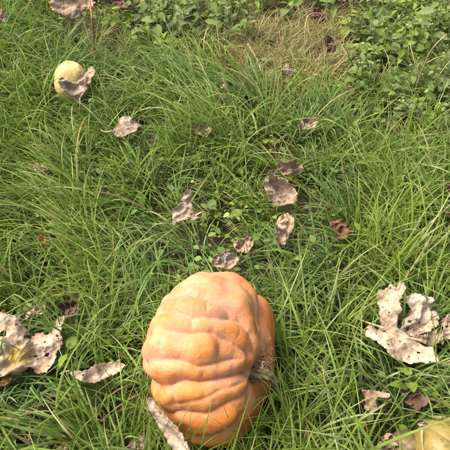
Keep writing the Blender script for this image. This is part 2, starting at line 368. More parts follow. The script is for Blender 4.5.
r_, c_ = fruit('gourd', 'small dull olive gourd at the bottom edge, left of the yellow one', 'gourd', 408, 452, .06, .056, (-.5, -.2, .7), 8, .05, M['gourd2'], 1.02, False)
guard([(390, 450), (394, 436), (408, 432), (420, 434), (424, 450)], 1.45, .02)

# ------------------------------------------------------------------ dead leaves
def fbm(x, y, s, f, o=4):
    a, t = 1., 0.
    for _ in range(o): t += a*noise.noise(Vector((x*f, y*f, s))); f *= 2.1; a *= .5
    return t
def dead_leaf(label, poly, z, nrm, mat, seed, amp=.02, cup=0., edge=.012, holes=(), fold=None, veins=None, stain=None, stalk=None, keep=.05, cat='dead leaf', group=None, name='dead_leaf', jag=.014, n=60):
    poly = np.array(poly, float)
    if np.ptp(poly, axis=0).max() < 36 and keep > .035 and z < .2: z -= .022; keep = min(.45, keep+.10)
    cu, cv = poly.mean(0); o = P(cu, cv, z); nv = np.array(nrm, float); nv /= np.linalg.norm(nv)
    e1 = np.cross([0., 1, 0], nv); e1 /= np.linalg.norm(e1); e2 = np.cross(nv, e1)
    to2 = lambda u, v: (lambda d: np.array([d@e1, d@e2]))(on_plane(u, v, o, nv)-o)
    Q = np.array([to2(u, v) for u, v in poly]); size = np.ptp(Q, axis=0).max()
    # ragged, densified outline
    R = []
    for i in range(len(Q)):
        a, b = Q[i], Q[(i+1) % len(Q)]; m = max(2, int(np.linalg.norm(b-a)/(size/95)))
        for k in range(m):
            p = a+(b-a)*k/m; R.append(p + size*.016*np.array([noise.noise(Vector((p[0]/size*42, p[1]/size*42, seed*5.1))), noise.noise(Vector((p[0]/size*42, p[1]/size*42, seed*5.1+8)))]) + size*jag*np.array([noise.noise(Vector((p[0]/size*16, p[1]/size*16, seed*3.7))), noise.noise(Vector((p[0]/size*16, p[1]/size*16, seed*3.7+8)))])*1.6)
    loops = [np.array(R)]
    rh = random.Random(seed); holes = list(holes)
    if mat in ('paper', 'stain'):
        bx0, bx1 = poly.min(0), poly.max(0); holes += [(rh.uniform(bx0[0], bx1[0]), rh.uniform(bx0[1], bx1[1]), rh.uniform(.35, .95)) for _ in range(int((bx1-bx0).prod()/95))]
    for (hu, hv, hr) in holes:
        c = to2(hu, hv); rr = hr*np.linalg.norm(to2(hu+1, hv)-c)
        loops.append(np.array([c+rr*(1+.7*noise.noise(Vector((math.cos(t)*1.4, math.sin(t)*1.4, seed+hu))))*np.array([math.cos(t), math.sin(t)*.75]) for t in np.linspace(0, 6.283, 18, endpoint=False)]))
    def inside(X, L):
        x, y = X[:, 0], X[:, 1]; r = np.zeros(len(X), bool)
        for i in range(len(L)):
            (x1, y1), (x2, y2) = L[i], L[(i+1) % len(L)]
            if y1 == y2: continue
            r ^= ((y1 > y) != (y2 > y)) & (x < (x2-x1)*(y-y1)/(y2-y1)+x1)
        return r
    def near(X):
        bd = np.full(len(X), 9.); bp = X.copy()
        for L in loops:
            A, B = L, np.roll(L, -1, axis=0)
            for a, b in zip(A, B):
                ab = b-a; q = ab@ab
                if q < 1e-12: continue
                s = np.clip((X-a)@ab/q, 0, 1); c = a+s[:, None]*ab; d = np.linalg.norm(X-c, axis=1); k = d < bd; bd[k] = d[k]; bp[k] = c[k]
        return bd, bp
    lo, hi = Q.min(0)-size*.04, Q.max(0)+size*.04; h = size/n
    nx, ny = int((hi[0]-lo[0])/h)+2, int((hi[1]-lo[1])/h)+2
    X = np.stack(np.meshgrid(lo[0]+h*np.arange(nx), lo[1]+h*np.arange(ny)), -1).reshape(-1, 2)
    X = X + rng.normal(0, h*.12, X.shape); bd, bp = near(X)
    sn = bd < h*.62; X[sn] = bp[sn]; bd[sn] = 0
    I = np.arange(nx*ny).reshape(ny, nx); F = np.stack([I[:-1, :-1], I[:-1, 1:], I[1:, 1:], I[1:, :-1]], -1).reshape(-1, 4)
    cen = X[F].mean(1); ok = inside(cen, loops[0])
    for L in loops[1:]: ok &= ~inside(cen, L)
    F = F[ok]; used = np.unique(F); rem = -np.ones(len(X), int); rem[used] = np.arange(len(used)); F = rem[F]; X = X[used]; bd = bd[used]
    # veins run from the leaf's foot
    vo = to2(*veins) if veins else Q[np.argmin(Q[:, 1])]
    tips = [Q[i] for i in range(0, len(Q), max(1, len(Q)//6))]; vein = np.zeros(len(X))
    for tp in tips:
        ab = (tp-vo)*.94; s = np.clip((X-vo)@ab/max(ab@ab, 1e-9), 0, 1); d = np.linalg.norm(X-vo-s[:, None]*ab, axis=1)
        vein = np.maximum(vein, np.exp(-(d/(size*.012))**2)*(1-.6*s))
        if np.linalg.norm(ab) > size*.4:                      # side veins
            for k in range(1, 6):
                a = vo+ab*k/6; pr = np.array([-ab[1], ab[0]])*.35+ab*.25
                for sg in (1, -1):
                    b = np.array([-ab[1], ab[0]])*.3*sg+ab*.22; s2 = np.clip((X-a)@b/max(b@b, 1e-9), 0, 1); d2 = np.linalg.norm(X-a-s2[:, None]*b, axis=1)
                    vein = np.maximum(vein, .55*np.exp(-(d2/(size*.008))**2)*(1-.7*s2))
    nz = np.array([fbm(x, y, seed*1.3, 1.1/size*1.6) for x, y in X]); n2 = np.array([noise.noise(Vector((x*5/size, y*5/size, seed+40.))) for x, y in X])
    rdg = np.array([abs(noise.noise(Vector((x*3.4/size, y*3.4/size, seed+70.)))) for x, y in X])
    hgt = amp*nz*1.6 + amp*.5*n2 - amp*2.2*(rdg-.2) - amp*.4*np.array([abs(noise.noise(Vector((x*8/size, y*8/size, seed+170.)))) for x, y in X]) + amp*.18*np.array([noise.noise(Vector((x*22/size, y*22/size, seed+270.))) for x, y in X]) + size*.007*vein
    ctr = X.mean(0); rr = np.linalg.norm(X-ctr, axis=1)/size
    hgt += cup*size*(rr*2)**2
    e = np.clip(1-bd/(size*.22), 0, 1)**2; hgt += edge*e*(.5+2.6*np.array([noise.noise(Vector((x*2.2/size, y*2.2/size, seed+90.))) for x, y in X]))
    if fold:                                                  # (u1,v1,u2,v2,rise): a crease line, both flanks rising or falling away
        a, b = to2(*fold[:2]), to2(*fold[2:4]); ab = b-a; ab /= np.linalg.norm(ab); d = np.abs((X-a)@np.array([-ab[1], ab[0]])); hgt += fold[4]*d
    Wp = o + X[:, :1]*e1 + X[:, 1:]*e2 + hgt[:, None]*nv
    Wp[:, :2] += np.stack([n2, nz], -1)*amp*.25
    Wp[:, 2] = np.maximum(Wp[:, 2], .012+.006*n2)
    base = np.array([o[0], o[1], 0.])
    root = empty(name, base); tag(root, label, cat, group)
    at = dict(vein=vein, rim=np.clip(1-bd/(size*.07), 0, 1))
    if stain is not None: at['stain'] = np.exp(-(np.linalg.norm(X-to2(*stain[:2]), axis=1)/(stain[2]*np.linalg.norm(to2(stain[0]+1, stain[1])-to2(*stain[:2]))))**2)
    me = quads('blade', Wp-base, F, at); b = link('blade', me, M[mat], root)
    md = b.modifiers.new('thickness', 'SOLIDIFY'); md.thickness = .0009; md.offset = 0
    if stalk:
        pts = [P(u, v, zz)-base for u, v, zz in stalk]; V, Fq = tube(bez(pts, 16), [.0032]*3+[.0024]*40, 7); V, Fq = tube(bez(pts, 16), list(np.linspace(.0034, .0018, len(bez(pts, 16)))), 7)
        link('stalk', mesh('stalk', V, Fq), M['straw'], root)
    dep = (o-EYE)@FWD
    if keep < 1: guard(poly + (poly.mean(0)-poly)*.06, dep+.03, keep)
    return root

UPN = (0, -.35, .94)
# right-hand big leaf: a broad band, a domed cap behind it and one at the frame edge
dead_leaf('large torn tan dead leaf, curved like a hook, right of the pumpkin', [(377, 290), (384, 291), (388, 284), (394, 290), (399, 283), (403, 290), (398, 302), (400, 314), (396, 322), (400, 330), (412, 336), (424, 345), (432, 347), (440, 364), (428, 362), (410, 363), (394, 360), (384, 350), (376, 343), (365, 337), (366, 328), (372, 326), (376, 330), (381, 326), (379, 310)], .12, (-.15, -.45, .88), 'paper', 3, .016, .05, .018, [(385, 331, 1.2), (418, 352, 1.3)], None, (386, 330), keep=.10, stalk=[(384, 328, .115), (366, 322, .10), (358, 319, .07)])
dead_leaf('domed pale dead leaf with holes, beside the hooked leaf on the right', [(408, 296), (416, 293), (424, 296), (434, 297), (432, 302), (437, 307), (440, 312), (439, 324), (430, 331), (420, 334), (408, 337), (403, 337), (405, 322), (412, 310), (406, 303)], .145, (.1, -.40, .9), 'paper', 8, .015, -.16, .012, [(425.5, 298.5, 2.2), (410.5, 321.5, 1.5), (411.5, 327.5, 2.0), (436, 309, 1.4)], None, (407, 336), keep=.06)
dead_leaf('brown shaded dead leaf tucked under the domed pale one', [(404, 338), (420, 335), (434, 330), (442, 326), (444, 334), (436, 344), (428, 347), (414, 341)], .10, (.1, -.5, .85), 'tan', 12, .012, .05, .010, keep=.12)
dead_leaf('pale curled dead leaf cut off by the right frame edge', [(441, 321), (446, 316), (455, 314), (462, 320), (460, 336), (452, 342), (446, 340), (442, 346), (438, 342), (443, 333)], .13, (-.3, -.3, .9), 'paper', 15, .012, .12, .012, [(447, 326, 1.5)], keep=.05)
# left-hand big leaf
dead_leaf('large papery dead leaf with ochre stain and holes at the left edge', [(-14, 312), (0, 313), (8, 315), (18, 318), (25, 328), (30, 336), (36, 330), (46, 333), (52, 327), (58, 318), (64, 315), (62, 330), (64, 343), (58, 350), (54, 362), (46, 371), (36, 372), (27, 366), (20, 374), (8, 377), (-12, 380), (-20, 350)], .115, (.08, -.40, .9), 'stain', 21, .020, -.02, .020, [(5.5, 335, 3.6), (18.5, 326, 2.0), (28, 337, 3.2), (46, 354, 2.4), (35, 355, 1.8), (45, 342, 1.3), (59, 337, 1.4)], None, (10, 372), stain=(17, 356, 13), keep=.10, n=80)
dead_leaf('small buff shred of dead leaf above the large papery leaf', [(26, 313), (32, 309), (38, 306), (44, 303), (48, 311), (45, 316), (38, 314), (33, 320), (27, 319)], .12, (.2, -.5, .85), 'tan', 24, .010, .1, .01, keep=.08)
dead_leaf('crumpled brown leaf edge at the top right of the papery leaf', [(57, 306), (64, 303), (70, 300), (78, 303), (80, 311), (76, 318), (68, 320), (62, 314)], .115, (.3, -.35, .9), 'brown', 27, .014, .16, .016, keep=.10)
dead_leaf('brown dead leaf scrap under the papery leaf at the left edge', [(-6, 372), (6, 371), (14, 376), (12, 384), (2, 386), (-8, 384)], .085, (0, -.4, .9), 'orange', 29, .01, .08, .01, keep=.15)
dead_leaf('narrow buff dead leaf lying in the grass left of the pumpkin', [(71, 374), (76, 372), (86, 372), (97, 367), (110, 363), (120, 361), (126, 366), (121, 372), (108, 378), (95, 383), (83, 382), (76, 378)], .10, (.1, -.3, .95), 'paper', 31, .010, .10, .014, [(84, 376, 1.4)], keep=.12, stalk=[(76, 375, .098), (68, 371, .09), (60, 374, .05)])
dead_leaf('grey brown withered leaf leaning against the lower left of the pumpkin', [(148, 398), (154, 397), (162, 407), (172, 417), (180, 426), (190, 440), (194, 452), (178, 456), (170, 444), (160, 432), (152, 420), (150, 408)], .29, (-.30, -.5, .80), 'grey', 34, .007, .05, .010, keep=.06)
dead_leaf('small pale grey leaf upright at the bottom edge left of the pumpkin', [(137, 437), (146, 430), (150, 436), (146, 446), (140, 456), (126, 457), (124, 448), (131, 443)], .10, (-.2, -.6, .77), 'grey', 36, .010, .1, .010, keep=.06)
dead_leaf('tip of a pale dead leaf at the bottom edge, left corner side', [(58, 448), (64, 442), (70, 444), (73, 452), (62, 458)], .09, (0, -.5, .86), 'tan', 38, .006, .1, .006, keep=.08)
# middle
dead_leaf('pale tan leaf standing up as a triangle in the middle of the grass', [(172, 209), (178, 205), (183, 196), (186, 189), (191, 189), (194, 192), (191, 199), (192, 207), (195, 214), (200, 217), (194, 220), (186, 219), (178, 221), (173, 225)], .14, (.12, -.80, .58), 'paper', 41, .008, .04, .008, None or (), (186, 222, 189, 190, .25), (190, 218), keep=.04, stalk=[(195, 216, .13), (203, 212, .13), (208, 214, .09)])
dead_leaf('curled grey dead leaf lying right at the pumpkin top', [(211, 262), (216, 256), (226, 251), (235, 253), (240, 258), (236, 264), (231, 269), (222, 268), (214, 267)], .15, (0, -.6, .8), 'grey', 44, .014, -.3, .016, keep=.08)
dead_leaf('folded tan dead leaf just above and right of the pumpkin top', [(233, 243), (240, 239), (247, 237), (254, 238), (252, 247), (246, 254), (240, 252), (235, 252)], .13, (.1, -.6, .8), 'tan', 46, .012, .1, .012, keep=.10)
dead_leaf('topmost small crumpled pale leaf of the three dead leaves', [(276, 169), (278, 163), (286, 165), (292, 163), (300, 166), (302, 173), (296, 176), (288, 175), (279, 178)], .15, (.1, -.6, .8), 'tan', 49, .020, .25, .025, keep=.05)
dead_leaf('broad brown dead leaf with dark curled rim, middle of the three', [(264, 187), (268, 178), (273, 176), (278, 181), (286, 183), (293, 190), (298, 198), (296, 206), (284, 208), (275, 207), (270, 200)], .13, (-.15, -.55, .82), 'grey', 51, .016, .22, .030, keep=.12, fold=(268, 180, 292, 206, .45))
dead_leaf('curled twisted brown dead leaf, lowest of the three', [(274, 236), (276, 226), (280, 217), (288, 213), (294, 217), (295, 226), (290, 234), (286, 241), (285, 247), (278, 248), (277, 241)], .14, (-.2, -.6, .77), 'tan', 54, .018, -.3, .020, keep=.06)
dead_leaf('grey brown curled leaf right of and below the pale squash', [(107, 131), (112, 124), (118, 118), (125, 115), (133, 117), (139, 122), (136, 132), (128, 135), (122, 138), (114, 135)], .15, (-.1, -.55, .83), 'grey', 57, .012, -.22, .012, None or (), (122, 136, 126, 116, -.25), keep=.05, stalk=[(112, 131, .15), (105, 132, .14), (100, 129, .10)])
dead_leaf('pointed grey brown dead leaf cupped against the pale squash', [(59, 80), (63, 77), (67, 80), (75, 82), (84, 78), (92, 67), (97, 68), (97, 74), (92, 84), (84, 96), (79, 101), (72, 96), (65, 91)], .195, (.1, -.8, .6), 'grey', 60, .014, .05, .014, keep=.03, fold=(79, 101, 79, 76, .35), stalk=[(80, 98, .17), (80, 108, .13), (79, 118, .06)])
dead_leaf('faded olive brown leaf lost in the grass at the left', [(25, 167), (30, 162), (39, 160), (47, 164), (58, 168), (50, 171), (40, 173), (30, 173)], .11, (0, -.5, .86), 'tan', 63, .010, .1, .012, keep=.35)
dead_leaf('small orange brown leaf scrap at the left, low in the grass', [(38, 237), (43, 235), (47, 238), (46, 245), (41, 247), (38, 244)], .11, (0, -.6, .8), 'orange', 66, .006, .1, .006, keep=.25)
dead_leaf('rusty shrivelled leaf in the grass right of the three dead leaves', [(329, 222), (335, 219), (343, 221), (348, 230), (346, 238), (340, 240), (334, 232), (330, 228)], .115, (0, -.6, .8), 'red', 69, .012, .14, .014, keep=.30)
dead_leaf('rusty shrivelled leaf at the right frame edge', [(442, 186), (447, 182), (456, 184), (458, 196), (450, 200), (445, 196)], .12, (0, -.6, .8), 'red', 72, .012, .14, .012, keep=.25)
dead_leaf('small pale leaf scrap at the top of the right-hand grass', [(299, 122), (305, 117), (313, 119), (318, 124), (312, 130), (303, 131)], .12, (0, -.6, .8), 'tan', 75, .010, .14, .012, keep=.25)
dead_leaf('brown leaf scrap in the straw patch near the top', [(281, 70), (285, 65), (293, 66), (297, 72), (292, 77), (285, 78)], .08, (0, -.6, .8), 'grey', 78, .012, .14, .012, keep=.15)
dead_leaf('dark withered leaf in the straw patch, upper of the two', [(268, 42), (275, 38), (284, 41), (281, 46), (272, 48)], .08, (0, -.6, .8), 'brown', 80, .012, .14, .012, keep=.15)
dead_leaf('shrivelled grey brown scrap in the leaning grass at the upper middle', [(193, 128), (200, 122), (208, 125), (212, 132), (206, 138), (197, 136)], .11, (0, -.6, .8), 'grey', 82, .012, .14, .014, keep=.4)
dead_leaf('tiny grey scrap of leaf high in the leaning grass', [(219, 82), (223, 79), (228, 84), (226, 91), (221, 90)], .11, (0, -.6, .8), 'grey', 84, .008, .14, .008, keep=.3)
# bottom right
dead_leaf('dried hooked leaf scrap below the big leaf on the right', [(361, 389), (369, 390), (380, 391), (389, 393), (388, 398), (378, 397), (374, 400), (376, 408), (370, 412), (364, 408), (365, 398)], .11, (-.1, -.5, .86), 'tan', 86, .010, .1, .012, keep=.12)
dead_leaf('withered grey brown leaf above the gourds in the corner', [(405, 389), (409, 384), (414, 389), (421, 391), (426, 398), (420, 404), (414, 410), (408, 402), (404, 396)], .11, (.1, -.5, .86), 'brown', 88, .014, .14, .014, keep=.12)
dead_leaf('crumpled pink brown dead leaf left of the gourds at the bottom edge', [(377, 446), (382, 436), (388, 432), (394, 436), (398, 446), (396, 456), (382, 458), (376, 454)], .12, (-.1, -.5, .86), 'tan', 90, .016, .12, .016, keep=.06)
dead_leaf('small pale dry scrap resting on the olive gourd', [(418, 424), (424, 420), (429, 423), (428, 428), (422, 429)], .15, (.1, -.5, .86), 'paper', 92, .006, .1, .006, keep=.05, stalk=[(422, 428, .15), (422, 440, .145), (424, 455, .12)])
# top left
dead_leaf('large shrivelled brown leaf hanging at the top left above the squash', [(52, 6), (60, -4), (74, -6), (90, -4), (97, 4), (93, 12), (84, 10), (80, 18), (70, 22), (62, 16), (55, 14)], .17, (0, -.7, .7), 'tan', 94, .022, .12, .022, [(80, 8, 1.8)], keep=.05)
dead_leaf('dark brown withered leaf at the top edge, right of the red stalk', [(108, -4), (120, -6), (132, -2), (134, 8), (126, 13), (118, 10), (112, 4)], .13, (0, -.6, .8), 'brown', 96, .02, .12, .02, keep=.06)
dead_leaf('small orange leaf at the top edge among the weeds', [(136, -3), (144, -5), (152, -2), (150, 4), (142, 5)], .15, (0, -.6, .8), 'orange', 98, .01, .1, .01, keep=.05)
dead_leaf('pale grey leaf scrap at the upper left corner', [(-4, 12), (2, 9), (8, 14), (7, 22), (0, 23), (-5, 19)], .14, (0, -.6, .8), 'grey', 99, .01, .12, .012, keep=.12)
dead_leaf('brown withered leaf between straw and weeds at the top', [(308, 12), (316, 9), (325, 12), (330, 19), (322, 24), (312, 20)], .09, (0, -.6, .8), 'brown', 101, .016, .12, .014, keep=.2)
dead_leaf('dark crumpled leaf in the straw patch beside the weeds', [(322, 40), (329, 37), (336, 43), (334, 51), (326, 52)], .09, (0, -.6, .8), 'brown', 103, .014, .12, .014, keep=.15)

# ------------------------------------------------------------------ dry stalks
def stalk(label, pts, r, mat='straw', name='dry_stalk', twigs=()):
    p = [P(u, v, z) for u, v, z in pts]; base = np.array([p[0][0], p[0][1], 0]); root = empty(name, base); tag(root, label, 'stalk')
    c = bez([q-base for q in p], 30); V, F = tube(c, list(np.linspace(r, r*.55, len(c))), 7); link('stem', mesh('stem', V, F), M[mat], root)
    for tw in twigs:
        c = bez([P(u, v, z)-base for u, v, z in tw], 14); V, F = tube(c, list(np.linspace(r*.6, r*.3, len(c))), 6); link('twig', mesh('twig', V, F), M[mat], root)
stalk('reddish brown stalk standing behind the pale squash', [(93, 62, .01), (93.5, 40, .12), (92, 18, .24), (89, -4, .30)], .0075, 'redstalk', twigs=[[(93, 50, .06), (88, 36, .12), (84, 22, .17)]])
stalk('thin pale straw stick slanting at the right edge', [(410, 241, .05), (425, 228, .10), (438, 216, .14), (455, 200, .17)], .0036)
stalk('pale dry stalk rising through the weeds at the upper right', [(413, 104, .02), (417, 84, .14), (425, 64, .27), (433, 48, .36), (447, 34, .42)], .0045, twigs=[[(419, 78, .17), (414, 60, .25), (410, 44, .3)], [(425, 64, .27), (436, 58, .30), (446, 56, .3)]])
stalk('second dry stalk low among the weeds at the right edge', [(425, 96, .02), (436, 80, .14), (446, 66, .22), (456, 54, .27)], .004)
stalk('bent pale straw stem over the straw patch at the top', [(305, 54, .01), (305, 36, .10), (306, 22, .16), (309, 15, .18), (318, 13, .17), (328, 15, .13)], .0038)
stalk('long pale straw arching down beside the leaning grass', [(248, 44, .09), (256, 58, .07), (262, 72, .05), (270, 84, .03), (284, 88, .02)], .0045)
stalk('thin upright brown stalk at the top of the straw patch', [(326, 34, .01), (327, 16, .12), (327, -6, .25)], .0032)

# ------------------------------------------------------------------ leafy plants
def leaf_mesh(name, width, teeth, depth, foldz, droop, lobes=0):
    V, F, vn = [], [], []; n, m = 15, 4
    for i in range(n+1):
        t = i/n; w = width*(math.sin(math.pi*min(1, t*.93+.035)**.8))**.85*(1-.12*t)
        if lobes: w *= .72+.28*abs(math.cos(t*math.pi*lobes))
        if i == n: w = .001
        tooth = 1+(depth*(1 if i % 2 else -1) if teeth and 0 < i < n else 0)
        for j in range(-m, m+1):
            s = j/m; y = s*w*(tooth if abs(j) == m else 1)
            sv = abs(math.sin((t*7-abs(s)*1.6)*math.pi))
            z = abs(s)*w*foldz - droop*t*t + .018*sv*(1-abs(s))*width*4 + .012*math.sin(7*t+3*s)
            V.append((t, y, z)); vn.append(max(math.exp(-(s/.14)**2), .7*math.exp(-(((t*7-abs(s)*1.6) % 1)/.18)**2)))
    k = 2*m+1
    for i in range(n):
        for j in range(2*m): F.append((i*k+j, (i+1)*k+j, (i+1)*k+j+1, i*k+j+1))
    me = mesh(name, V, F); attr(me, 'vein', vn); return me
LEAFV = {}
for mk in ('weed', 'weed_bright', 'weed_blue'):
    LEAFV[mk] = []
    for i, a in enumerate([(.30, 1, .10, .25, .22), (.36, 1, .12, .18, .35), (.26, 1, .08, .35, .15), (.42, 1, .06, .15, .28), (.22, 0, 0, .3, .3)]):
        me = leaf_mesh('leaf', *a); me.materials.append(M[mk]); LEAFV[mk].append(me)
FLOWER = None
def flower_mesh():
    V, F = [], []; n = 10
    for k in range(n*2):
        a = math.pi*k/n; r = 1. if k % 2 else .72; V.append((r*math.cos(a), r*math.sin(a), .12))
    V.append((0, 0, 0)); c = len(V)-1
    for k in range(n*2): F.append((c, k, (k+1) % (2*n)))
    me = mesh('petals', V, F); me.materials.append(M['petal'])
    V2, F2 = [], []
    for i in range(4):
        for k in range(10):
            a = 2*math.pi*k/10; r = .48*math.cos(i*.5); V2.append((r*math.cos(a), r*math.sin(a), .1+.3*math.sin(i*.5)))
    for i in range(3):
        for k in range(10): F2.append((i*10+k, i*10+(k+1) % 10, (i+1)*10+(k+1) % 10, (i+1)*10+k))
    F2.append(tuple(30+k for k in range(10)))
    me2 = mesh('disc', V2, F2); me2.materials.append(M['eye']); return me, me2
FLOWER = flower_mesh()
from mathutils import Matrix, Euler
def place_leaf(me, parent, pos, az, pitch, roll, s):
    o = bpy.data.objects.new('leaf', me); COL.objects.link(o); o.parent = parent
    o.matrix_local = Matrix.Translation(pos) @ Matrix.Rotation(az, 4, 'Z') @ Matrix.Rotation(-pitch, 4, 'Y') @ Matrix.Rotation(roll, 4, 'X') @ Matrix.Diagonal((s, s, s, 1))
    return o
def weed(label, u, v, h, npair, ls, mk='weed', group=None, flowers=0, lean=(0, 0), name='leafy_weed', seed=None, cat='weed', hs=0.):
    c = P(u, v, hs); root = empty(name, (c[0], c[1], gz(c[0], c[1]))); tag(root, label, cat, group); rd = random.Random(int(u*31+v*7))
    top = Vector((lean[0]+rd.uniform(-.04, .04), lean[1]+rd.uniform(-.04, .04), h))
    st = bez([(0, 0, -.01), top*.35+Vector((rd.uniform(-.015, .015), rd.uniform(-.015, .015), 0)), top*.7, top], 12)
    V, F = tube(st, list(np.linspace(.003, .0014, len(st))), 6); link('stem', mesh('stem', V, F), M['greenstem'], root)
    a0 = rd.uniform(0, 6.28)
    for i in range(npair):
        f = .22+.78*(i+.6)/npair; p = st[min(len(st)-1, int(f*(len(st)-1)))]; s = ls*(1.1-.5*f)*rd.uniform(.75, 1.2)
        a = a0+i*1.57+rd.uniform(-.35, .35)
        for k in (0, math.pi):
            if rd.random() < .08: continue
            az = a+k+rd.uniform(-.3, .3); pet = s*.22
            q = p+Vector((math.cos(az), math.sin(az), .5))*pet*.8
            place_leaf(rd.choice(LEAFV[mk]), root, q, az, rd.uniform(-.5, .75)*(1 if f < .8 else 1.4), rd.uniform(-.6, .6), s*rd.uniform(.85, 1.1))
            Vv, Ff = tube([p, p.lerp(q, .5)+Vector((0, 0, .002)), q], [.0012, .001, .001], 5); link('petiole', mesh('petiole', Vv, Ff), M['greenstem'], root)
    for k in range(flowers):
        p = top+Vector((rd.uniform(-.05, .05), rd.uniform(-.05, .05), rd.uniform(.005, .045))); r = rd.uniform(.0035, .0055)
        Vv, Ff = tube([top*.92, top.lerp(p, .6)+Vector((0, 0, -.004)), p], [.0009]*3, 5); link('flower_stalk', mesh('flower_stalk', Vv, Ff), M['greenstem'], root)
        fl = link('flower', FLOWER[0], None, root); fl.location = p; fl.scale = (r, r, r); fl.rotation_euler = (rd.uniform(-.5, .3), rd.uniform(-.4, .4), 0)
        link('disc', FLOWER[1], None, fl)
    return root
# single plants that can be pointed at
weed('broad heart shaped leaves of the largest weed at the upper right', 424, 48, .34, 5, .135, 'weed_blue')
weed('weed with pale upturned leaves left in the upper right thicket', 374, 54, .26, 4, .09, 'weed_blue')
weed('dark leafy weed beside the straw patch, top right', 370, 30, .24, 5, .085)
weed('leafy weed at the right edge below the dry stalks', 441, 108, .24, 5, .085, 'weed_blue', flowers=2)
weed('bright green two leaved seedling above the gourds', 411, 404, .13, 2, .085, 'weed_bright')
weed('small weed with rounded leaves at the bottom left corner', 47, 442, .09, 3, .06, 'weed_blue')
weed('small broad leaved plant between the papery leaf and the pumpkin', 121, 352, .10, 3, .045, 'weed_bright')
weed('bright upright leaf shoot just right of the papery leaf', 66, 376, .12, 2, .07, 'weed_bright')
weed('low weed with three spread leaves right of the standing leaf', 216, 214, .09, 3, .055, 'weed')
weed('low leafy weed between the standing leaf and the three dead leaves', 244, 216, .10, 4, .045, 'weed_bright')
weed('yellow green young plant below the leaning grass at top left', 136, 88, .12, 4, .05, 'weed_bright')
weed('leafy bright shoot at the top beside the red stalk', 112, 36, .16, 4, .06, 'weed_bright')
weed('large leaved dark weed at the top edge left of the straw patch', 268, 16, .22, 4, .12, 'weed')
weed('broad pale leaf weed at the top centre edge', 205, 20, .26, 4, .10, 'weed')
weed('dark leafy weed under the orange leaf at the top edge', 150, 30, .22, 5, .085, 'weed')
weed('bright leafy weed left of the small bare scrap in leaning grass', 178, 42, .16, 4, .07, 'weed_blue')
weed('yellowish young weed near the left edge below the grey scrap', 20, 122, .11, 3, .045, 'weed_bright')
weed('small low weed at the left, right of the olive brown leaf', 78, 182, .10, 3, .05, 'weed_bright')
weed('broad bladed weed tucked beside the rusty leaf at right', 376, 232, .10, 3, .055, 'weed_bright')
# the thicket: plants nothing tells apart
rw = random.Random(5)
spots = []
def where(u, v):
    if v < 26:
        for lim, t in ((138, 'between red stalk and orange leaf'), (190, 'just right of the orange leaf'), (250, 'in the centre'), (335, 'behind the straw patch'), (400, 'right of the straw patch'), (999, 'in the right corner')):
            if u < lim: return 'top edge '+t
    if u < 250: return 'above the leaning grass near the top'
    if u < 345: return 'beside the straw patch'
    return ('top' if v < 58 else ('middle' if v < 95 else 'foot'))+' of the right thicket, '+('left side' if u < 385 else ('centre' if u < 425 else 'right side'))
HUE = {'weed': 'mid green', 'weed_blue': 'dull green', 'weed_bright': 'bright green'}
def thicket(n, box, test, hr, lsr, mks, group, fl=0., mind=9):
    k = 0; tries = 0
    while k < n and tries < 6000:
        tries += 1; u, v = rw.uniform(box[0], box[2]), rw.uniform(box[1], box[3])
        if not test(u, v) or any((u-a)**2+((v-b)*1.5)**2 < mind**2 for a, b in spots): continue
        spots.append((u, v)); k += 1; h = rw.uniform(*hr); mk = rw.choice(mks); nf = rw.choice((1, 2, 3)) if rw.random() < fl else 0; big = rw.uniform(*lsr)
        bud = ', '+{1: 'one pale flower', 2: 'two pale flowers', 3: 'three pale flowers'}[nf] if nf else ''
        weed(HUE[mk]+(' tall' if h > sum(hr)/2 else ' low')+(' large-leaved' if big > sum(lsr)/2 else ' small-leaved')+' weed'+bud+', '+where(u, project(P(u, v, 0)+np.array([0, 0, h*.6]))[1]), u, v, h, rw.choice((4, 5, 6)), big, mk, group, nf, (rw.uniform(-.05, .05), rw.uniform(-.06, .03)))
thicket(150, (338, 6, 480, 150), lambda u, v: v < 150-(.5*abs(u-450) if u < 450 else 0) and u > 338+.10*v, (.09, .22), (.036, .075), ('weed', 'weed', 'weed_blue', 'weed_bright'), 'leafy weeds of the thicket', .4, 7)
thicket(70, (105, -30, 345, 62), lambda u, v: v < 46-(22 if 250 < u < 340 else 0)+(12 if 140 < u < 200 else 0)-(16 if u < 130 else 0), (.10, .24), (.045, .09), ('weed', 'weed', 'weed_blue', 'weed_bright'), 'leafy weeds of the thicket')
thicket(14, (345, -40, 480, 5), lambda u, v: True, (.16, .3), (.06, .1), ('weed', 'weed_blue'), 'leafy weeds of the thicket')

